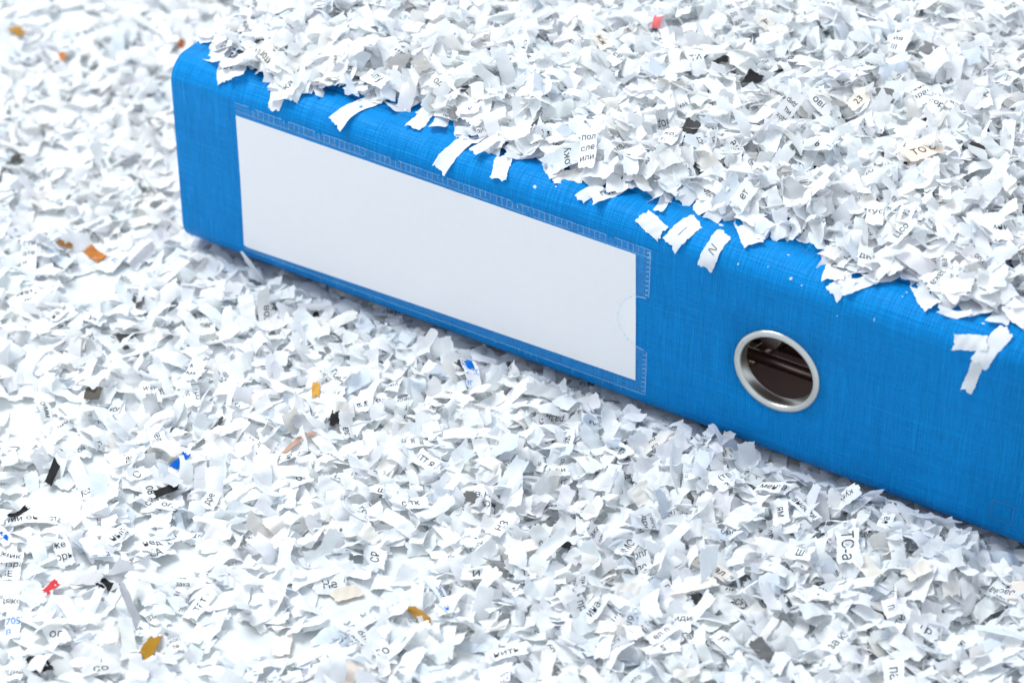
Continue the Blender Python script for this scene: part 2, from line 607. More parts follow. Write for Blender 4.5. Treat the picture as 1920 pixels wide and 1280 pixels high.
def grid(s, nu, nv):
    """the bent strip in its own frame: (nu, nv, 3) in mm"""
    u = np.linspace(0, 1, nu)
    v = np.linspace(-1, 1, nv)
    fine = np.linspace(0, 1, 61)
    th = s.curl * (fine - 0.5) + s.fa / (1 + np.exp(-(fine - s.fp) / 0.018))
    th -= th.mean()
    ds = s.L / 60
    cx = np.concatenate([[0], np.cumsum(np.cos(th[:-1]) * ds)])
    cz = np.concatenate([[0], np.cumsum(np.sin(th[:-1]) * ds)])
    cx -= cx.mean(); cz -= cz.mean()
    p = s.ph
    U, V = np.meshgrid(u, v, indexing='ij')
    # torn ends: the strip's length varies across its width; ragged long edges
    e = np.clip(np.abs(U - 0.5) * 2, 0, 1) ** 6 * np.sign(U - 0.5)
    jag = (0.42 * np.sin(V * 2.3 + p[0]) + 0.34 * np.sin(V * 6.1 + p[1]) + 0.26 * np.sin(V * 13.0 + p[2]))
    jag = np.where(U > 0.5, jag, (0.42 * np.sin(V * 2.9 + p[3]) + 0.34 * np.sin(V * 5.3 + p[4]) + 0.26 * np.sin(V * 14.0 + p[5])))
    U2 = np.clip(U + e * (jag - 0.3) * 0.8 / s.L, -0.15, 1.15)
    edge = 1 + (np.abs(V) ** 3) * np.sign(1) * (0.05 * np.sin(U * 9 + p[1]) + 0.03 * np.sin(U * 27 + p[4] + V) + 0.03 * np.sin(U * 61 + p[2] * 3 + V * 2))
    edge *= 1 - 0.06 * np.clip(np.abs(U - 0.5) * 2 - 0.8, 0, 1) * (1 + np.sin(p[5] + V * 2)) * np.abs(V)
    V2 = V * edge
    x = np.interp(U2, fine, cx) + (U2 - np.clip(U2, 0, 1)) * s.L
    z = np.interp(U2, fine, cz)
    t = np.interp(U2, fine, th)
    tau = s.tw * (U - 0.5)
    hw = s.W / 2
    bx, by, bz = -np.sin(t) * np.sin(tau), np.cos(tau), np.cos(t) * np.sin(tau)
    nx, nz = -np.sin(t), np.cos(t)
    c = s.cup * (V2 ** 2 - 0.33)
    wob = 0.15 * np.sin(U * 7 + p[0] + V * 1.7) + 0.09 * np.sin(U * 17 + p[3] - V * 2.5)
    return np.stack([x + hw * V2 * bx + (c + wob) * nx, hw * V2 * by, z + hw * V2 * bz + (c + wob) * nz], -1)

def place(s, g):
    """own frame -> world mm"""
    P = g @ s.rot.T
    if s.drape is not None:
        return wrap(P[..., 0] + s.drape[0], P[..., 1] + s.drape[1], P[..., 2] + s.drape[2])
    z = P[..., 2] + s.a * P[..., 0] + s.b * P[..., 1]
    return np.stack([P[..., 0] + s.pos[0], P[..., 1] + s.pos[1], z + s.pos[2]], -1)

def rotm(yaw, pitch, roll):
    cy, sy, cp, sp, cr, sr = math.cos(yaw), math.sin(yaw), math.cos(pitch), math.sin(pitch), math.cos(roll), math.sin(roll)
    Rz = np.array([[cy, -sy, 0], [sy, cy, 0], [0, 0, 1]])
    Ry = np.array([[cp, 0, sp], [0, 1, 0], [-sp, 0, cp]])
    Rx = np.array([[1, 0, 0], [0, cr, -sr], [0, sr, cr]])
    return Rz @ Ry @ Rx

WHITE = (0.875, 0.888, 0.898)
def random_tint():
    t = R.random()
    k = R.uniform(0.94, 1.03)
    if t < 0.86:
        c = (0.872 + R.normal(0, 0.01), 0.885, 0.895 + R.normal(0, 0.01))
    elif t < 0.89:
        c = (0.87, 0.85, 0.815)
    elif t < 0.945:
        c = (0.77, 0.82, 0.875)
    elif t < 0.975:
        c = (0.68, 0.69, 0.71)
    elif t < 0.996:
        c = (0.875, 0.855, 0.825)
    else:
        g_ = R.uniform(0.04, 0.35)
        c = (g_, g_, g_)
    return tuple(min(0.915, a * k) for a in c)

def new_shred(zone, loose=1.0):
    s = Shred()
    s.L = float(np.clip(R.gamma(11, 0.86), 5, 16))
    s.W = float(np.clip(R.normal(4.7, 0.6), 2.6, 6.2))
    if R.random() < 0.10:
        s.L *= 0.5; s.W *= R.uniform(0.5, 0.9)
    s.curl = R.normal(0, 0.9) * loose
    s.fp = R.uniform(0.2, 0.8)
    s.fa = R.normal(0, 0.85) * loose if R.random() < 0.6 else 0.0
    s.tw = R.normal(0, 0.38) * loose
    s.cup = R.normal(0, 0.28)
    s.ph = R.uniform(0, 6.28, 6)
    s.tint = random_tint()
    s.zone = zone
    s.text = None; s.hand = None; s.color_name = None; s.drape = None; s.ink = None
    s.a = s.b = 0.0
    return s

# height fields (mm): the table in front of and beside the binder, and the binder's top
CELL = 2.0
GX0, GY0, GNX, GNY = -240.0, -270.0, 340, 340
HG = np.zeros((GNX, GNY))
HT = np.full((GNX, GNY), -500.0)
gx = GX0 + (np.arange(GNX) + 0.5) * CELL
gy = GY0 + (np.arange(GNY) + 0.5) * CELL
inside = ((gx[:, None] > 0) & (gx[:, None] < LEN) & (gy[None, :] > 0.6) & (gy[None, :] < DEPTH))
HT[inside] = np.broadcast_to(cover_z(gy)[None, :], (GNX, GNY))[inside]
ALL = []

def cells(x, y):
    return (np.clip(((x - GX0) / CELL).astype(int), 0, GNX - 1), np.clip(((y - GY0) / CELL).astype(int), 0, GNY - 1))

def in_binder(x, y, z):
    return (x > -0.6) & (x < LEN) & (y > -0.6) & (y < DEPTH) & (z > ZB - 0.4) & (z < 76)

def settle(s, H, x, y, yaw, pitch, roll, pack=0.5, top=False, q=0.82, follow=0.8):
    s.rot = rotm(yaw, pitch, roll)
    g = grid(s, 9, 4).reshape(-1, 3) @ s.rot.T
    X, Y = g[:, 0] + x, g[:, 1] + y
    ci, cj = cells(X, Y)
    h = H[ci, cj]
    ok = h > -100
    if ok.mean() < (0.62 if top else 0.9):
        return False
    hx, hy, hz = g[ok, 0], g[ok, 1], h[ok]
    A = np.stack([hx, hy, np.ones_like(hx)], 1)
    M = A.T @ A + np.diag([8.0, 8.0, 0.0])
    co = np.linalg.solve(M, A.T @ hz)
    lim = 1.0 if top else 0.55
    if s.hand:
        lim = 0.45
    s.a, s.b = float(np.clip(co[0] * follow, -lim, lim)), float(np.clip(co[1] * follow, -lim, lim))
    zl = g[:, 2] + s.a * g[:, 0] + s.b * g[:, 1]
    d = (h - zl)[ok]
    z0 = np.quantile(d, q) + 0.12
    if not top:
        z0 = max(z0, 0.15 - zl.min() if q > 0.9 else 0.1 - np.quantile(zl, 0.12))
    z = zl + z0
    if not top and in_binder(X, Y, z).any():
        return False
    if not top and not s.hand:
        for c, r in BARE_CORE:
            if (np.hypot(X - c[0], Y - c[1]) < r * 0.62).mean() > 0.10:
                return False
    s.pos = np.array([x, y, z0])
    lift = np.clip(z - h, 0, 3.0)
    np.maximum.at(H, (ci[ok], cj[ok]), (h + np.where(lift > 0, pack * lift + 0.05, 0))[ok])
    return True

def tilt(amount):
    if R.random() < 0.12 * amount:
        return R.choice([-1, 1]) * R.uniform(0.4, 0.95), R.normal(0, 0.5)
    return R.normal(0, 0.30) * amount, R.normal(0, 0.42) * amount

def poly_px(pts, z):
    return [on_z(a, b, z)[:2] for a, b in pts]

# ---- the layer on the table. Thickness target (mm) over the ground, from what the photograph shows
BARE = [(on_z(a, b, 0)[:2], r * 1.35) for a, b, r in (
    (165, 540, 12), (235, 520, 7), (95, 945, 11), (175, 880, 6), (650, 1130, 10), (760, 1060, 7), (30, 770, 6), (45, 800, 9), (545, 1220, 7),
    (90, 420, 8), (130, 40, 9), (330, 1060, 8), (260, 1010, 5), (120, 1075, 6), (460, 1205, 8), (330, 1180, 6), (1810, 1190, 7), (880, 1240, 5), (100, 300, 7), (20, 1190, 6))]
BARE_CORE = [(c, r / 1.35) for c, r in BARE]
def target(x, y):
    front = max(0.0, -y)
    near = math.exp(-((front - 14) / 30.0) ** 2) if y < 0 else 0.0
    along = 0.35 + 0.65 * min(1, max(0, (x + 10) / 190.0))
    t = 2.9 + 6.5 * near * along + 2.6 * min(1, max(0, (x - 120) / 150.0))
    if y > -20 and x < 0:
        t = 2.6
    # thins out towards the near corner of the table
    q = on_px(x, y)
    if q[1] > 480:
        t *= 1 - 0.45 * min(1, max(0, (900 - q[0]) / 500.0)) * min(1, (q[1] - 480) / 200.0)
    for c, r in BARE:
        dd = math.hypot(x - c[0], y - c[1])
        if dd < r * 1.35:
            t *= max(0.0, (dd / r - 0.55) / 0.8) if dd > r * 0.55 else 0.0
    return t
def on_px(x, y, z=0.0):
    a, b, _ = to_px(np.array([x, y, z]))
    return a, b

def scatter_ground(count):
    made = tries = 0
    while made < count and tries < count * 6:
        tries += 1
        x, y = R.uniform(-215, 372), R.uniform(-240, 235)
        a, b = on_px(x, y)
        if not (-120 < a < 2040 and -120 < b < 1400):
            continue
        if x > 16 and y > 10:
            continue
        T = target(x, y)
        i, j = cells(np.array([x]), np.array([y]))
        h = HG[i[0], j[0]]
        under = x > -3 and y > -2
        if under:
            T = min(T, 4.0)
        if h > T * R.uniform(0.7, 1.15):
            continue
        thin = h < 1.0
        s = new_shred('table', 0.75 if thin else 1.0)
        p, r = tilt(0.55 if thin else 1.0)
        if under:
            p *= 0.2; r *= 0.2
        if settle(s, HG, x, y, R.uniform(0, 6.283), p, r, q=0.85):
            ALL.append(s); made += 1
    return made

# ---- the heap on the front cover: its front edge follows the photograph
EDGE_PX = [(380, 60), (410, 118), (470, 130), (520, 168), (580, 180), (640, 172), (720, 190), (800, 205), (860, 245), (930, 285), (1000, 300), (1060, 330), (1130, 352), (1220, 365),
           (1300, 378), (1370, 415), (1440, 425), (1520, 455), (1570, 505), (1640, 515), (1720, 530), (1790, 570), (1850, 575), (1960, 610)]
EDGE = np.array([on_z(a, b, 77.5)[:2] for a, b in EDGE_PX])
def edge_y(x):
    return np.interp(x, EDGE[:, 0], EDGE[:, 1])

def scatter_top(count):
    made = tries = 0
    while made < count and tries < count * 6:
        tries += 1
        x, y = R.uniform(-2, 322), R.uniform(0, 262)
        a, b, _ = to_px(np.array([x, y, 80.0]))
        if not (300 < a < 2040 and -140 < b < 760):
            continue
        back = y - edge_y(x) - 0.6 + R.normal(0, 1.8)
        if back < 0:
            continue
        T = min(15.0, 5.0 + back * 0.6)
        if x < 30:
            T = min(T, 2.5 + x * 0.3)
        i, j = cells(np.array([x]), np.array([y]))
        h = HT[i[0], j[0]] - float(cover_z(np.array([y]))[0])
        if h < -100 or h > T * R.uniform(0.75, 1.15):
            continue
        s = new_shred('heap')
        p, r = tilt(0.6 if back < 5 else 1.1)
        if settle(s, HT, x, y, R.uniform(0, 6.283), p, r, top=True, q=0.74):
            ALL.append(s); made += 1
    return made

n_ground = scatter_ground(11000)
n_top = scatter_top(8200)

# ---- single shreds the photograph shows clearly: (px, py, long-axis angle on screen in degrees, length, width, options)
def hand(px, py, ang, L, W, where, text=None, tint=None, cname=None, curl=0.3, fold=0.0, fp=0.5, tw=0.1, lift=0.0, pitch=0.0, roll=0.0, drape=True, ink=None, torient=0, tsize=3.6):
    s = new_shred('heap' if where == 'top' else 'table')
    if not drape or where != 'top':
        k = 0.82
        L, W, tsize = L * k, W * k, tsize * 0.80
    s.L, s.W, s.curl, s.fa, s.fp, s.tw = L, W, curl, fold, fp, tw
    s.cup *= 0.6
    H = HT if where == 'top' else HG
    z = 78.0 if where == 'top' else 3.0
    d = ray(px, py)
    for _ in range(14):                        # walk the ray down to the surface
        p = CAM + d * ((z - CAM[2]) / d[2])
        i, j = cells(p[:1], p[1:2])
        hh = H[i[0], j[0]]
        if where == 'top':
            hh = hh if hh > -100 else float(cover_z(np.array([max(p[1], 0.3)]))[0])
        z = 0.5 * z + 0.5 * (hh + 0.4)
    t = math.radians(ang)
    p2 = on_z(px + 30 * math.cos(t), py - 30 * math.sin(t), p[2])
    yaw = math.atan2(p2[1] - p[1], p2[0] - p[0])
    if where == 'top' and drape:
        fx, fs = hit_face(px, py)
        gx_, gs_ = hit_face(px + 12 * math.cos(t), py - 12 * math.sin(t))
        yaw = math.atan2(gs_ - fs, gx_ - fx)
    s.tint = tint or WHITE
    s.text, s.hand, s.color_name, s.ink = text, True, cname, ink
    s.ph[:] = R.uniform(0, 6.28, 6)
    if text is not None:
        s.text = (text, torient, tsize)
    if where == 'top' and drape:
        s.rot = rotm(yaw, pitch, roll)
        g = grid(s, 9, 4) @ s.rot.T
        s.drape = (fx, fs, 0.25 + lift - g[..., 2].min() * 0.75)
        c = wrap(np.array(fx), np.array(fs), np.array(0.0))
        s.pos = np.array([c[0], c[1], c[2]])
        P = place(s, grid(s, 9, 4)).reshape(-1, 3)
        ci, cj = cells(P[:, 0], P[:, 1])
        ok = HT[ci, cj] > -100
        np.maximum.at(HT, (ci[ok], cj[ok]), P[ok, 2])
    else:
        for k in range(12):
            if settle(s, H, p[0], p[1], yaw, pitch, roll, top=(where == 'top'), q=0.93, pack=0.8):
                break
            p = p + np.array([0, -1.0 if where != 'top' else 1.0, 0])
        else:
            return
        s.pos[2] += lift
    ALL.append(s)

BLACK, OCHRE, ORANGE, GREY, CREAM, PEACH = (0.025, 0.025, 0.028), (0.50, 0.27, 0.05), (0.62, 0.24, 0.05), (0.40, 0.40, 0.40), (0.87, 0.83, 0.76), (0.87, 0.785, 0.71)
BLUE_INK, RED_INK, PEN = (0.0, 0.17, 0.70), (0.75, 0.05, 0.06), (0.06, 0.04, 0.40)
# strays along the front of the heap, lying on the blue cover and its rounded edge
for a in [
    (424, 128, 75, 10, 5, 'вое', 0.2, 0, 90), (447, 128, 82, 11, 5, None, 0.5, 0.5, 0), (470, 108, 15, 11, 5, None, 0.6, 0.6, 0),
    (535, 152, 70, 17, 6.5, 'се', 0.4, 0.3, 90), (556, 140, 100, 15, 6, None, 0.7, 0.3, 0), (522, 182, 60, 8, 4.4, 'с', 0.2, 0, 90), (560, 165, 20, 11, 5, None, 0.5, 0.2, 0),
    (608, 158, 80, 8, 3.5, None, 0.8, 0.4, 0), (640, 150, 0, 10, 4, None, 0.4, 0.2, 0),
    (683, 197, 22, 21, 5.4, None, 0.5, 0, 0), (750, 202, 12, 9.5, 5, None, 1.4, 0.3, 0), (722, 165, 25, 14, 5, None, 0.4, 0, 0),
    (790, 225, 48, 12, 5, None, 0.4, 0, 0), (826, 232, 60, 11, 4.6, None, 0.6, 0.4, 0), (850, 284, 40, 12.5, 5, None, 0.4, 0.2, 0), (866, 240, 95, 10, 4.6, None, 0.4, 0, 0),
    (940, 315, 72, 7, 5, None, 0.3, 0.2, 0), (932, 275, 105, 9, 4.5, None, 0.8, 0.4, 0), (1035, 322, -55, 8, 4.2, None, 0.4, 0.3, 0), (985, 292, 5, 12, 4.8, None, 0.6, 0.3, 0),
    (1140, 362, 14, 11, 5.4, 'гов', 0.7, 0.5, 0), (1105, 362, 25, 7, 4, None, 0.4, 0, 0),
    (1223, 421, -42, 8.5, 5, None, 0.15, 0, 0), (1280, 434, 38, 10, 6, '—', 0.3, 0, 0), (1337, 468, 58, 11, 5, '/\\/', 0.2, 0, 0), (1242, 385, 62, 9, 3, None, 0.4, 0.2, 0),
    (1405, 446, -62, 9, 5.6, None, 0.5, 0.3, 0), (1432, 440, 55, 7, 3.0, None, 0.4, 0, 0), (1507, 452, 40, 6, 3.2, None, 0.9, 0.6, 0), (1480, 425, -25, 10, 4.5, None, 0.5, 0.2, 0),
    (1578, 535, 40, 7, 5, None, 0.4, 0.2, 0), (1612, 532, 12, 10, 4.4, None, 0.5, 0.3, 0), (1568, 500, 75, 12, 6, 'го', 0.4, 0.2, 90), (1660, 520, 18, 12, 5, None, 0.6, 0.3, 0),
    (1735, 562, -50, 9, 5, None, 0.6, 0.3, 0), (1762, 555, -70, 10, 4.4, None, 0.5, 0.2, 0), (1790, 590, -8, 9, 2.6, None, 0.9, 0.4, 0), (1822, 578, -50, 9, 6, None, 0.3, 0.2, 0),
    (1878, 595, 55, 10, 6, None, 0.4, 0.3, 0),
    (1820, 642, -3, 9, 4.2, None, 0.2, 0, 0), (1860, 650, 48, 11, 5.0, None, 0.3, 0.2, 0), (1825, 703, 68, 10.5, 3.4, None, 0.3, 0.1, 0),
]:
    hand(a[0], a[1], a[2], a[3] * 1.15, a[4] * 1.05, 'top', text=a[5], curl=a[6], fold=a[7], torient=a[8], tsize=3.4, tw=R.normal(0, 0.15))

# printed and coloured shreds lying on top of the heap
for px, py, ang, L, W, t, o, sz, tint, ink in sorted([
    (705, 148, -30, 13, 6, '-пу', 0, 4.4, None, None), (830, 165, -30, 15, 5.4, 'одукт', 0, 3.8, None, None), (748, 130, 45, 9, 7, None, 0, 0, GREY, None), (790, 125, -55, 10, 6, None, 0, 0, (0.5, 0.49, 0.47), None),
    (950, 118, -20, 10, 6, 'об', 0, 4.2, None, None), (1102, 285, 82, 16, 6.4, 'пол\nсле\nили', -90, 3.2, None, None), (1255, 272, 60, 13, 6.6, 'кот\nг,', -90, 3.6, None, None),
    (1303, 118, -55, 14, 6.6, 'ти', 90, 4.6, None, None), (1160, 122, 35, 13, 5.4, 'газ', 90, 4.0, None, None), (1115, 58, 35, 9, 5, '19', 0, 3.8, None, None), (1128, 78, -35, 9, 6, 'кж', 0, 3.6, CREAM, None),
    (1285, 22, 65, 14, 6, 'ост\nост', -90, 3.2, None, None), (1232, 48, 70, 7, 3.4, None, 0, 0, (0.85, 0.22, 0.24), None), (1410, 165, 50, 9, 7, None, 0, 0, BLACK, None), (1350, 122, 10, 7, 4, None, 0, 0, BLACK, None),
    (1552, 20, -10, 11, 5.4, 'кус', 0, 3.6, None, None), (1620, 32, -20, 15, 5, 'о. тиед', 0, 3.2, None, None), (1688, 80, 65, 15, 7, 'нке\nйя\n|||', -90, 3.6, None, None), (1532, 280, -10, 12, 7, '6', 0, 4.4, None, None),
    (1608, 200, 25, 9, 5.4, '23', 0, 3.6, CREAM, None), (1690, 288, 30, 12, 6, 'порг', 0, 4.0, None, None), (1752, 212, 50, 12, 6, 'лор', -90, 3.8, None, None), (1722, 198, -50, 15, 6.4, 'чена\nарвч', 90, 3.4, None, None),
    (1840, 182, -75, 15, 7, 'РС\nЗА', 0, 4.0, None, None), (1660, 200, -70, 10, 7, None, 0, 0, (0.22, 0.22, 0.23), None), (1748, 95, -20, 10, 6, None, 0, 0, (0.28, 0.28, 0.29), None), (1830, 278, 60, 8, 6, None, 0, 0, (0.06, 0.055, 0.05), None),
    (1728, 305, 15, 16, 9, 'ТО с', 0, 4.6, PEACH, None), (1640, 405, 85, 16, 6.2, 'кус', -90, 4.4, None, None), (1697, 408, 72, 14, 5, '20/80', 0, 3.4, None, None), (1875, 428, -65, 15, 6, 'ини', 90, 4.2, None, None),
    (1622, 488, 85, 12, 5.2, 'др', -90, 4.0, None, None), (1535, 205, -25, 11, 6, 'ові', 0, 3.8, None, None), (1395, 365, 40, 11, 6, 'ет', 0, 3.8, None, None), (1470, 330, 85, 9, 5, None, 0, 0, GREY, None),
    (1260, 165, 15, 13, 5, None, 0, 0, (0.42, 0.40, 0.36), None), (1690, 435, 30, 12, 5.5, 'Цсо', 0, 3.4, None, None), (1895, 20, 20, 13, 5.5, 'вид', 0, 3.4, None, None), (1890, 150, 50, 12, 5.5, 'ост', 0, 3.4, None, None),
    (880, 210, -15, 9, 5, 'ч', 0, 3.8, None, PEN), (1570, 145, 30, 10, 5, 'м', 0, 4.0, None, PEN), (1435, 45, -50, 12, 6, 'Т', 90, 5.0, (0.72, 0.70, 0.66), None), (1840, 100, -80, 13, 5.4, 'с', 90, 4.0, None, None),
], key=lambda r: r[5] is None):
    hand(px, py, ang, L, W, 'top', text=t, torient=o, tsize=sz, tint=tint, ink=ink, drape=False, curl=R.normal(0, 0.35), fold=R.normal(0, 0.2), tw=R.normal(0, 0.2), pitch=R.normal(0, 0.12), roll=R.normal(0.0, 0.12), lift=0.4,
         cname=('black' if tint == BLACK else None))

# printed and coloured shreds on the table
for px, py, ang, L, W, t, o, sz, tint, ink in sorted([
    (32, 62, -30, 9, 5, None, 0, 0, OCHRE, None), (118, 112, -60, 5, 3, None, 0, 0, ORANGE, None), (340, 88, 60, 6, 3, None, 0, 0, (0.4, 0.12, 0.03), None), (178, 478, -30, 10, 5.6, None, 0, 0, ORANGE, None),
    (122, 458, -10, 7, 3, None, 0, 0, (0.35, 0.16, 0.05), None), (282, 1215, 60, 12, 5, None, 0, 0, (0.45, 0.24, 0.02), None), (785, 1152, -35, 10, 4, None, 0, 0, OCHRE, None), (592, 730, 85, 7, 3, None, 0, 0, (0.72, 0.42, 0.08), None),
    (35, 302, 60, 8, 5, None, 0, 0, (0.09, 0.09, 0.09), None), (292, 186, 0, 8, 3, None, 0, 0, BLACK, None), (103, 885, 65, 18, 3.2, None, 0, 0, BLACK, None), (312, 917, 15, 10, 4.4, None, 0, 0, BLACK, None),
    (205, 1098, -20, 9, 5, None, 0, 0, BLACK, None), (76, 1252, -60, 11, 7, 'М', 90, 6.0, (0.03, 0.03, 0.03), (0.8, 0.8, 0.8)), (1052, 1016, -10, 8, 4, None, 0, 0, BLACK, None), (630, 780, 75, 7, 4.2, None, 0, 0, BLACK, None),
    (175, 738, 70, 9, 6, None, 0, 0, (0.14, 0.13, 0.11), None), (1310, 1128, 20, 6, 5, None, 0, 0, (0.05, 0.05, 0.05), None), (1330, 800, -20, 10, 4, None, 0, 0, (0.18, 0.17, 0.16), None), (35, 962, 35, 10, 2.4, None, 0, 0, BLACK, None),
    (345, 875, 35, 12, 6.4, 'иниз\n——', 0, 3.6, None, BLUE_INK), (884, 700, -70, 14, 6, 'АК\nСПО\nег', 90, 3.6, None, BLUE_INK), (25, 1180, 85, 13, 5.4, '705\nВ', -90, 3.6, None, BLUE_INK), (100, 1102, 30, 10, 4.6, '////', 0, 4.0, None, RED_INK),
    (8, 1010, -50, 10, 5, '—', 0, 6.0, None, BLUE_INK), (215, 490, 40, 13, 6, 'л', 0, 5.0, None, (0.04, 0.1, 0.6)), (838, 1142, 15, 9, 5, 'н', 0, 3.6, None, BLUE_INK),
    (338, 868, 35, 8, 3.4, None, 0, 0, (0.0, 0.14, 0.62), None), (96, 1100, 40, 7, 3.6, None, 0, 0, (0.70, 0.06, 0.07), None), (880, 685, -65, 6, 3, None, 0, 0, (0.0, 0.2, 0.7), None), (8, 1003, -50, 5, 1.6, None, 0, 0, (0.0, 0.14, 0.65), None),
    (710, 760, 80, 12, 6, 'тер', -90, 4.2, None, None), (105, 1190, -55, 13, 7, 'ог', 60, 4.6, None, None), (518, 1108, 85, 9, 7, 'О', -90, 5.0, None, None), (618, 1093, 10, 12, 7, 'Не', 0, 4.4, None, None),
    (703, 1046, 80, 10, 8, 'СР', 0, 4.2, None, None), (940, 990, 40, 12, 6.4, 'НЗ', 0, 4.2, None, None), (905, 938, 80, 15, 6.6, 'В Н\nС О', -90, 3.8, None, None), (243, 872, 5, 13, 7, 'теф', 90, 4.0, None, None),
    (257, 897, 20, 10, 6, 'С', 0, 4.6, None, None), (282, 922, -60, 9, 6, '08', 0, 4.2, None, None), (295, 822, -70, 12, 6.5, 'тел', 0, 4.0, None, None), (222, 1008, 35, 13, 6.6, 'ный', 0, 4.4, None, None),
    (292, 1032, 20, 13, 9, 'нед\nЕА', 0, 4.2, None, None), (375, 1132, 45, 14, 6, 'тат', 0, 4.2, None, None), (718, 1225, -60, 13, 6, 'го', 90, 5.0, None, None), (950, 1228, 5, 15, 6, 'нить', 0, 4.4, None, None),
    (1450, 915, -25, 14, 5.4, 'мента', 0, 4.0, None, None), (1508, 955, -38, 14, 5.2, 'вности', 0, 3.8, None, None), (1462, 972, -80, 12, 6, 'ям', 0, 4.0, None, None), (1365, 900, 20, 12, 8, '(тр\n3.2', 0, 4.0, None, None),
    (1590, 1020, -85, 16, 8, 'ТС-а', 0, 6.0, None, None), (1335, 1062, -28, 16, 5.6, 'питал', 0, 4.2, (0.85, 0.80, 0.74), None), (1178, 1025, 50, 11, 6, 'МО', 0, 4.0, None, None), (1158, 842, -35, 12, 7, 'ОТ:', 0, 4.4, None, None),
    (882, 1012, 70, 11, 6, '|', 0, 5.0, None, None), (1570, 1208, 40, 14, 8, 'за к.', 0, 4.6, None, None), (1790, 1215, 25, 14, 7, 'фни', 0, 4.4, None, None), (1687, 1168, 55, 12, 6, 'те', 0, 4.4, None, None),
    (1672, 1140, -75, 12, 5.4, 'пг', 0, 4.2, None, None), (1675, 1268, -85, 13, 7, 'па', 0, 5.0, None, None), (1243, 1222, 10, 13, 6, '5', 0, 4.4, None, None), (1280, 1165, 85, 15, 6.4, 'иди', -90, 3.8, None, None),
    (1113, 1150, 45, 13, 5.4, 'ина', 0, 4.0, None, None), (1540, 1120, -20, 11, 6, 'ис\nл', 0, 4.0, None, None), (985, 1082, 5, 9, 5, 'т.', 0, 4.2, None, None), (893, 1078, 0, 11, 6, 'И', 0, 4.4, None, None),
    (1735, 1190, -20, 9, 6, 'гр', 0, 4.4, None, None), (1240, 1190, 30, 12, 6, 'ел п', 0, 3.6, None, None), (1355, 1215, -40, 12, 6, 'уг', 0, 3.8, None, None), (560, 895, 20, 10, 6, 'о', 0, 4.4, None, None),
    (715, 925, -10, 9, 5, 'ш', 0, 4.0, None, None), (800, 865, -30, 11, 6, 'тт я', 0, 4.0, None, None), (770, 950, 10, 15, 6, 'с тк', 0, 3.8, None, None), (1038, 752, 45, 10, 6, 'п', 0, 4.2, None, None),
    (1045, 882, 0, 9, 6, '1 ои', 0, 3.6, None, None), (1255, 800, 40, 10, 5.4, 'на', 0, 4.2, None, None), (770, 635, 75, 11, 6, 'ва\nр', 0, 4.0, None, None), (675, 765, -60, 9, 5, 'в', 0, 4.0, None, None),
    (160, 608, 25, 12, 6, 'гес', 0, 4.6, None, None), (55, 480, 85, 16, 6.4, 'ати\nате\nи', -90, 3.4, None, None), (52, 555, -70, 11, 6, 'нет\nпи', 90, 3.8, None, None), (112, 585, 35, 11, 6, 'на зе', 0, 4.0, None, None),
    (175, 600, -15, 10, 5, 'ук', 0, 4.0, None, None), (60, 975, 8, 20, 6, 'нии оно ст', 0, 4.0, None, None), (25, 1060, 80, 16, 6, 'ник\nизра\nБЕ', -90, 3.8, None, None), (20, 1130, 80, 13, 6, 'дяко', -90, 3.6, None, None),
    (120, 1040, -70, 12, 6, 'же\nоры', 90, 3.8, None, None), (395, 940, 60, 10, 6, 'дре', 0, 3.8, None, None), (315, 955, -10, 10, 6, 'ог,', 0, 4.2, None, None), (190, 1258, 10, 13, 7, 'со', 0, 5.0, (0.74, 0.74, 0.74), None),
    (285, 745, -70, 14, 6, 'ичи\nтег', 90, 3.6, None, None), (365, 700, 60, 15, 6, 'ми\nмм', -90, 3.6, None, None), (360, 745, -80, 12, 6, 'грз\n05', 0, 3.6, None, None), (445, 760, 20, 9, 5, 'с', 0, 4.0, None, None),
    (30, 1266, 70, 10, 6, 'ций', -90, 3.6, None, None), (1500, 1040, -20, 10, 5, 'ш', 0, 4.2, None, None), (1660, 985, 60, 9, 5, 'на', 0, 3.6, None, None), (1905, 1110, 60, 10, 6, None, 0, 0, PEACH, None),
    (1720, 1080, 20, 10, 5, None, 0, 0, (0.87, 0.83, 0.77), None), (975, 1030, 10, 12, 6.5, None, 0, 0, (0.87, 0.83, 0.77), None), (530, 1215, 80, 11, 6, None, 0, 0, (0.87, 0.83, 0.77), None), (655, 1265, 50, 11, 6, None, 0, 0, PEACH, None),
    (650, 1115, 15, 11, 6, None, 0, 0, (0.80, 0.74, 0.66), None), (1300, 1105, 5, 17, 5, None, 0, 0, (0.87, 0.83, 0.77), None), (560, 825, 25, 16, 2.2, None, 0, 0, (0.60, 0.40, 0.32), None), (1625, 1075, -40, 12, 6, None, 0, 0, (0.87, 0.84, 0.77), None),
    (165, 1092, 0, 11, 6, None, 0, 0, (0.70, 0.70, 0.70), None), (1545, 1120, 0, 8, 4, None, 0, 0, (0.87, 0.83, 0.77), None),
], key=lambda r: r[5] is None):
    hand(px, py, ang, L, W, 'ground', text=t, torient=o, tsize=sz, tint=tint, ink=ink, curl=R.normal(0, 0.3), fold=R.normal(0, 0.15), tw=R.normal(0, 0.15), pitch=R.normal(0, 0.06), roll=R.normal(0, 0.06), lift=0.2,
         cname=('black' if tint == BLACK else None))
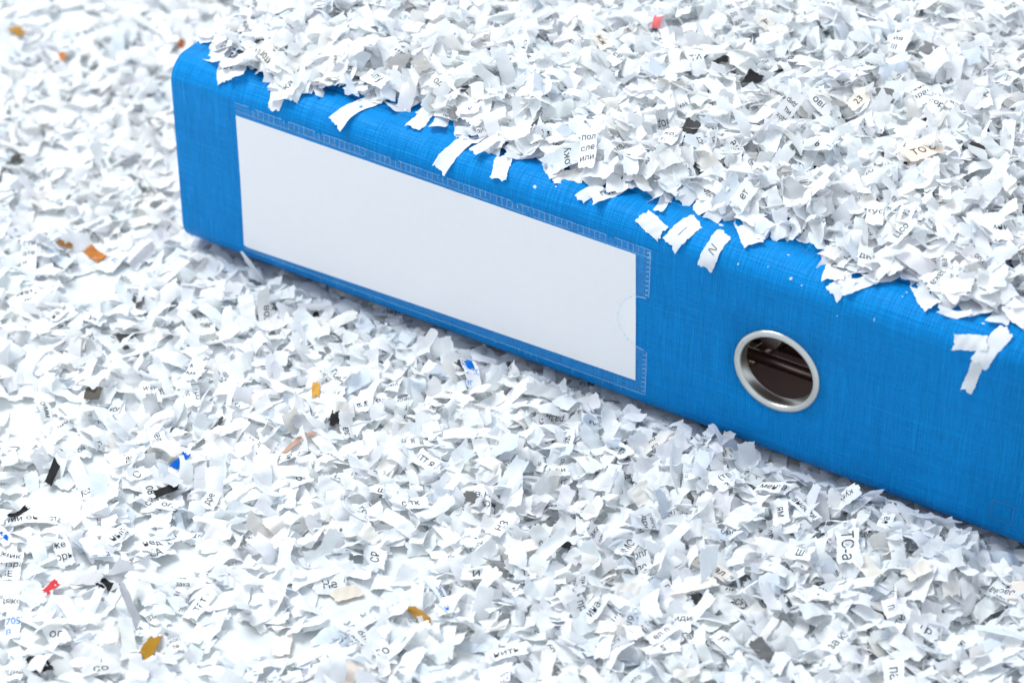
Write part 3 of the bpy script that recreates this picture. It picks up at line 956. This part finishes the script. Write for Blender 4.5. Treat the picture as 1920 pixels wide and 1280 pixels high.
# a few that lean up against the foot of the spine
for px, py, ang, L, W in [(1030, 690, 85, 10, 5), (1352, 812, 60, 9, 4), (1660, 915, -60, 11, 6), (1740, 965, 20, 12, 6), (1560, 900, 40, 12, 5), (1190, 775, -20, 10, 5), (1440, 880, 30, 12, 5), (930, 660, 10, 11, 5), (1600, 905, 20, 12, 5), (1500, 890, -30, 11, 6)]:
    hand(px, py + 14, ang, L, W, 'ground', curl=R.normal(0, 0.5), pitch=R.normal(0, 0.25), roll=R.normal(0, 0.25), lift=0.8)

# ------------------------------------------------------------------ which shreds show, and how much
NU, NV = 9, 5
GR = [place(s, grid(s, NU, NV)) for s in ALL]
W2, H2 = 960, 640
best = np.full(W2 * H2, 1e9)
owner = np.full(W2 * H2, -1, dtype=np.int64)
def splat(P, ids):
    a, b, d = to_px(P)
    ia, ib = (a * 0.5).astype(int), (b * 0.5).astype(int)
    m = (ia >= 0) & (ia < W2) & (ib >= 0) & (ib < H2)
    k, d, ids = (ib * W2 + ia)[m], d[m], ids[m]
    o_ = np.lexsort((d, k))
    k, d, ids = k[o_], d[o_], ids[o_]
    first = np.ones(len(k), bool); first[1:] = k[1:] != k[:-1]
    k, d, ids = k[first], d[first], ids[first]
    m = d < best[k]
    best[k[m]] = d[m]; owner[k[m]] = ids[m]
ti = np.linspace(0, 1, 34); tj = np.linspace(0, 1, 16)
fu = ti * (NU - 1); iu = np.minimum(fu.astype(int), NU - 2); fu = fu - iu
fv = tj * (NV - 1); iv = np.minimum(fv.astype(int), NV - 2); fv = fv - iv
GA = np.array(GR)
for st in range(0, len(ALL), 1500):
    g = GA[st:st + 1500]
    a = g[:, iu] * (1 - fu)[None, :, None, None] + g[:, iu + 1] * fu[None, :, None, None]
    p = a[:, :, iv] * (1 - fv)[None, None, :, None] + a[:, :, iv + 1] * fv[None, None, :, None]
    n = len(g)
    splat(p.reshape(-1, 3), np.repeat(np.arange(st, st + n), 34 * 16))
xx, ss = np.meshgrid(np.linspace(0, LEN, 700), np.linspace(PS[0], PS[-1], 260))
splat(np.stack([xx.ravel(), np.interp(ss.ravel(), PSA, PY), np.interp(ss.ravel(), PSA, PZ)], 1), np.full(xx.size, -2))
area = np.bincount(owner[owner >= 0], minlength=len(ALL))

# ------------------------------------------------------------------ lettering
SCRAPS = ('договор работ услуг сторон оплата отчет приказ номер листок дата сумма итого фирма склад товар заказ банк счет адрес город область улица дом кварт телеф почта индекс директор бухгалтер подпись печать '
          'документ архив копия проект смета план расчет таблица форма строка раздел пункт срок период год месяц квартал налог доход расход остаток прибыль').split()
FRAG = sorted({w[i:i + n] for w in SCRAPS for n in (2, 3, 4) for i in range(0, max(1, len(w) - n), 2)})
glyph_cache = {}
def glyphs(text):
    """flat triangles of a piece of lettering, font size 1, centred"""
    if text in glyph_cache:
        return glyph_cache[text]
    cu = bpy.data.curves.new('lettering', 'FONT')
    cu.body = text.replace('—', '__')
    cu.size = 1.0
    cu.resolution_u = 2
    cu.space_line = 1.25
    o = bpy.data.objects.new('lettering', cu)
    COL.objects.link(o)
    dg = bpy.context.evaluated_depsgraph_get()
    ev = o.evaluated_get(dg)
    me = ev.to_mesh()
    me.calc_loop_triangles()
    v = np.zeros(len(me.vertices) * 3); me.vertices.foreach_get('co', v)
    t = np.zeros(len(me.loop_triangles) * 3, dtype=np.int32); me.loop_triangles.foreach_get('vertices', t)
    v = v.reshape(-1, 3)[:, :2]; t = t.reshape(-1, 3)
    ev.to_mesh_clear()
    bpy.data.objects.remove(o, do_unlink=True)
    bpy.data.curves.remove(cu)
    if len(v):
        v = v - (v.min(0) + v.max(0)) / 2
    glyph_cache[text] = (v, t)
    return v, t

def lettering(s, G):
    """the shred's print laid on its surface: verts (mm), tris"""
    text, orient, size = s.text
    v, t = glyphs(text)
    if not len(t):
        return None
    nu, nv = G.shape[:2]
    e1, e2 = G[-1, nv // 2] - G[0, nv // 2], G[nu // 2, -1] - G[nu // 2, 0]
    n = np.cross(e1, e2)
    side = 1.0 if n @ (CAM - G.mean((0, 1))) > 0 else -1.0
    a = math.radians(orient)
    xy = v * np.array([size, size * 1.05])
    xy = xy @ np.array([[math.cos(a), math.sin(a)], [-math.sin(a), math.cos(a)]])
    xy = xy + np.array(s.ph[:2] - 3.14) * (0.0 if s.hand else np.array([0.5, 0.3]))
    U = xy[:, 0] / s.L + 0.5
    V = xy[:, 1] * side / (s.W / 2) * 0.5 + 0.5
    lo, hi = 0.05, 0.95
    keep = ~(((U[t] < lo).all(1)) | ((U[t] > hi).all(1)) | ((V[t] < lo).all(1)) | ((V[t] > hi).all(1)))
    t = t[keep]
    if not len(t):
        return None
    U, V = np.clip(U, lo, hi) * (nu - 1), np.clip(V, lo, hi) * (nv - 1)
    i, j = np.minimum(U.astype(int), nu - 2), np.minimum(V.astype(int), nv - 2)
    fu_, fv_ = (U - i)[:, None], (V - j)[:, None]
    p00, p10, p01, p11 = G[i, j], G[i + 1, j], G[i, j + 1], G[i + 1, j + 1]
    P = p00 * (1 - fu_) * (1 - fv_) + p10 * fu_ * (1 - fv_) + p01 * (1 - fu_) * fv_ + p11 * fu_ * fv_
    nn = np.cross(p10 - p00, p01 - p00)
    nn /= np.linalg.norm(nn, axis=1, keepdims=True) + 1e-9
    P = P + nn * side * 0.09
    used = np.unique(t)
    remap = np.zeros(len(P), dtype=int); remap[used] = np.arange(len(used))
    return P[used], remap[t]

order = np.argsort(-area)
pool = [FRAG[i] for i in R.permutation(len(FRAG))]
for k in order:
    s = ALL[k]
    if s.text is None and not s.hand and area[k] > 25 and R.random() < 0.11 and min(s.tint) > 0.5:
        rows = R.integers(1, 4)
        txt = '\n'.join([pool.pop() if pool else FRAG[R.integers(len(FRAG))]] + [FRAG[R.integers(len(FRAG))] for _ in range(rows - 1)])
        s.text = (txt, float(R.choice([0, 90, 180, 270]) + R.normal(0, 3)), float(R.choice([2.0, 2.4, 2.8, 3.3])))

# ------------------------------------------------------------------ single shreds become objects
single = set()
n_blank = n_print = n_col = 0
def is_coloured(s):
    return max(s.tint) - min(s.tint) > 0.2 or max(s.tint) < 0.3
for k in order:
    s = ALL[k]
    if area[k] < 14 and not s.hand:
        break
    if area[k] < 4:
        continue
    if is_coloured(s):
        if n_col < 60: n_col += 1; single.add(int(k))
    elif s.text is not None:
        if n_print < 250: n_print += 1; single.add(int(k))
    elif n_blank < 300:
        n_blank += 1; single.add(int(k))

def colour_word(t):
    r, g, b = t
    if max(t) < 0.08: return 'black'
    if b - r > 0.4: return 'blue'
    if r > 0.6 and g < 0.1: return 'red'
    if max(t) < 0.34 and max(t) - min(t) < 0.08: return 'dark grey'
    if r > 0.7 and g < 0.4: return 'pink'
    if r - b > 0.3: return 'orange' if r > 0.55 else 'ochre'
    if r - b > 0.15: return 'brown' if r < 0.5 else 'peach'
    if max(t) < 0.7: return 'grey'
    if r - b > 0.05: return 'cream'
    return 'white'
def shape_word(s):
    bend = abs(s.curl) + abs(s.fa)
    if abs(s.fa) > 0.6: return 'creased'
    if bend > 0.9: return 'curled'
    return 'flat'
LATIN = dict(zip('абвгдеёжзийклмнопрстуфхцчшщъыьэюяі', 'a b v g d e yo zh z i j k l m n o p r s t u f h ts ch sh shch q y w eh yu ya ii'.split()))
def quote(text):
    """the print as it stands, with its letters spelled in Latin"""
    line = ' '.join(text.split()[:2])
    if line.strip('—|/\\ ') == '':
        return {'—': 'a printed rule', '|': 'one upright stroke', '////': 'red hatching', '/\\/': 'a zigzag line'}.get(line, 'printed strokes')
    lat = ''.join(LATIN.get(c.lower(), c) for c in line if c not in '—|').strip()
    return f'"{line}" ({lat})' if any(c.lower() in LATIN for c in line) else f'"{line}"'
def place_words(s):
    x, y = s.pos[:2]
    if s.zone == 'heap':
        return 'stray on the blue cover' if s.drape is not None else 'in the heap on the binder'
    if x < 0 and y > -25: return "beyond the binder's end"
    return 'by the foot of the spine' if y > -32 else 'on the open table'
def landmark(k, rank=0):
    """the nearest lettered or coloured shred of the same zone"""
    s = ALL[k]
    c = [(math.dist(s.pos, ALL[q].pos), q) for q in MARKS if q != k and ALL[q].zone == s.zone]
    c.sort()
    m = ALL[c[min(rank, len(c) - 1)][1]]
    if m.text is not None and not is_coloured(m):
        return quote(m.text[0].split(chr(10))[0])
    return f'a {colour_word(m.tint)} scrap'

def quads(nu, nv, base=0, flip=False):
    i, j = np.meshgrid(np.arange(nu - 1), np.arange(nv - 1), indexing='ij')
    a = (base + i * nv + j).ravel()
    q = np.stack([a, a + nv, a + nv + 1, a + 1], 1)
    return q[:, ::-1] if flip else q

def build_mesh(name, V, polys, mat_idx, tints):
    """polys: list of (n, k) int arrays with the same k inside each"""
    me = bpy.data.meshes.new(name)
    me.vertices.add(len(V))
    me.vertices.foreach_set('co', np.asarray(V, dtype=np.float32).ravel())
    loops = np.concatenate([p.ravel() for p in polys]).astype(np.int32)
    sizes = np.concatenate([np.full(len(p), p.shape[1], dtype=np.int32) for p in polys])
    starts = np.concatenate([[0], np.cumsum(sizes)[:-1]]).astype(np.int32)
    me.loops.add(len(loops))
    me.loops.foreach_set('vertex_index', loops)
    me.polygons.add(len(sizes))
    me.polygons.foreach_set('loop_start', starts)
    me.polygons.foreach_set('loop_total', sizes)
    me.polygons.foreach_set('material_index', np.asarray(mat_idx, dtype=np.int32))
    me.polygons.foreach_set('use_smooth', np.ones(len(sizes), dtype=bool))
    me.materials.append(PAPER); me.materials.append(INK)
    me.update(calc_edges=True)
    at = me.attributes.new('tint', 'FLOAT_COLOR', 'POINT')
    c = np.ones((len(V), 4), dtype=np.float32); c[:, :3] = tints
    at.data.foreach_set('color', c.ravel())
    me.validate()
    return me

DEFAULT_INK = (0.008, 0.008, 0.01)
USED = set()
def shred_object(k):
    s = ALL[k]
    nu, nv = 17, 9
    G = place(s, grid(s, nu, nv))
    origin = np.array([s.pos[0], s.pos[1], G[..., 2].min()])
    T = G.reshape(-1, 3) - origin
    du = np.gradient(G, axis=0); dv = np.gradient(G, axis=1)
    nn = np.cross(du, dv).reshape(-1, 3)
    nn /= np.linalg.norm(nn, axis=1, keepdims=True) + 1e-9
    B = T - nn * 0.11
    n = nu * nv
    ring = ([i * nv for i in range(nu)] + [(nu - 1) * nv + j for j in range(1, nv)] + [i * nv + nv - 1 for i in range(nu - 2, -1, -1)] + [j for j in range(nv - 2, 0, -1)])
    ring = np.array(ring)
    m = len(ring)
    V = np.concatenate([T, B, T[ring], B[ring]])
    r = np.arange(m); r2 = (r + 1) % m
    side = np.stack([2 * n + r, 2 * n + r2, 2 * n + m + r2, 2 * n + m + r], 1)[:, ::-1]
    polys = [quads(nu, nv), quads(nu, nv, n, True), side]
    mi = np.zeros(sum(len(p) for p in polys), dtype=int)
    tints = np.tile(np.array(s.tint), (len(V), 1))
    if s.text is not None:
        L = lettering(s, G)
        if L is not None:
            P, t = L
            polys.append(t + len(V))
            mi = np.concatenate([mi, np.ones(len(t), dtype=int)])
            V = np.concatenate([V, P - origin])
            tints = np.concatenate([tints, np.tile(np.array(s.ink or DEFAULT_INK), (len(P), 1))])
    col, where = colour_word(s.tint), place_words(s)
    if is_coloured(s):
        name, cat, grp = 'coloured_shred', 'coloured shred', 'coloured shreds'
        label = f'{col} {shape_word(s)} scrap {where}, near {landmark(k)}'
    elif s.text is not None:
        name, cat, grp = 'printed_shred', 'printed shred', 'printed shreds'
        inkw = {BLUE_INK: 'blue ', RED_INK: 'red ', PEN: 'violet pen '}.get(s.ink, '')
        label = f'{col} shred with {inkw}print {quote(s.text[0])} {where}'
    else:
        name, cat, grp = 'paper_shred', 'paper shred', 'blank shreds'
        size = 'long' if s.L > 16 else ('short' if s.L < 10 else 'medium')
        c = abs(float(s.rot[0, 0]) / (math.hypot(s.rot[0, 0], s.rot[1, 0]) + 1e-6))
        lie = 'lengthwise' if c > 0.85 else ('crosswise' if c < 0.5 else 'slanting')
        label = f'{size} {shape_word(s)} {col} shred {lie} {where}, near {landmark(k)}'
    base = label.split(', near ')[0]
    rank = 0
    while label in USED and rank < 8:          # told apart by another neighbour
        label = f'{base}, near {landmark(k, rank)}'
        rank += 1
    USED.add(label)
    me = build_mesh(name, V * MM, polys, mi, tints)
    o = bpy.data.objects.new(name, me)
    COL.objects.link(o)
    o.location = origin * MM
    tag(o, label, cat, grp + ' ' + where)

MARKS = [k for k in single if is_coloured(ALL[k]) or (ALL[k].text is not None and ALL[k].text[0].strip('—|/\\ ')) and area[k] > 40]
for k in sorted(single, key=lambda q: -area[q]):
    shred_object(k)

# ------------------------------------------------------------------ all the other shreds: one mass on the table, one on the binder
for zone, name, label in (('table', 'shredded_paper_layer', 'loose layer of countless white paper shreds spread over the table'),
                          ('heap', 'shredded_paper_heap', 'deep heap of countless white paper shreds on the binder cover')):
    V, Q, T3, tints, inkV, inkT = [], [], [], [], [], []
    nvt = 0
    for k, s in enumerate(ALL):
        if s.zone != zone or k in single:
            continue
        G = GR[k]
        V.append(G.reshape(-1, 3)); Q.append(quads(NU, NV, nvt)); nvt += NU * NV
        tints.append(np.tile(np.array(s.tint), (NU * NV, 1)))
    for k, s in enumerate(ALL):
        if s.zone != zone or k in single or s.text is None:
            continue
        L = lettering(s, GR[k])
        if L is None:
            continue
        V.append(L[0]); T3.append(L[1] + nvt); nvt += len(L[0])
        tints.append(np.tile(np.array(s.ink or DEFAULT_INK), (len(L[0]), 1)))
    polys = [np.concatenate(Q)] + ([np.concatenate(T3)] if T3 else [])
    mi = np.concatenate([np.full(len(p), i, dtype=int) for i, p in enumerate(polys)])
    me = build_mesh(name, np.concatenate(V) * MM, polys, mi, np.concatenate(tints))
    o = bpy.data.objects.new(name, me)
    COL.objects.link(o)
    o['kind'] = 'stuff'
    o['label'] = label
    o['category'] = 'shredded paper'

# ------------------------------------------------------------------ paper dust on the blue cover
V, F = [], []
for px, py, r in [(1003, 350, 0.7), (1042, 350, 0.4), (1483, 522, 0.5), (1478, 478, 0.5), (1352, 422, 0.9), (1384, 495, 0.3), (1700, 548, 0.4), (1692, 556, 0.3), (1844, 606, 0.6), (600, 178, 1.0), (1503, 535, 0.25), (1570, 590, 0.25), (1640, 590, 0.2), (1440, 500, 0.2)]:
    z = 77.0
    d = ray(px, py)
    for _ in range(10):
        p = CAM + d * ((z - CAM[2]) / d[2])
        z = 0.5 * z + 0.5 * (float(cover_z(np.array([max(p[1], 0.1)]))[0]) + 0.1)
    b = len(V)
    for k in range(7):
        a = 2 * math.pi * k / 7
        rr = r * R.uniform(0.6, 1.1)
        x, y = p[0] + rr * math.cos(a), p[1] + rr * 0.7 * math.sin(a)
        V.append((x, y, float(cover_z(np.array([max(y, 0.05)]))[0]) + 0.12))
    V.append((p[0], p[1], float(cover_z(np.array([max(p[1], 0.05)]))[0]) + 0.12 + r * 0.35))
    F += [(b + k, b + (k + 1) % 7, b + 7) for k in range(7)]
me = build_mesh('paper_dust', np.array(V) * MM, [np.array(F)], np.zeros(len(F), dtype=int), np.tile(np.array(WHITE), (len(V), 1)))
o = bpy.data.objects.new('paper_dust', me)
COL.objects.link(o)
o['kind'] = 'stuff'
o['label'] = 'tiny white paper crumbs dusted over the blue cover'
o['category'] = 'paper dust'
print('SHREDS', len(ALL), n_ground, n_top, 'single', len(single), n_blank, n_print, n_col, 'bare px', (owner == -1).mean())
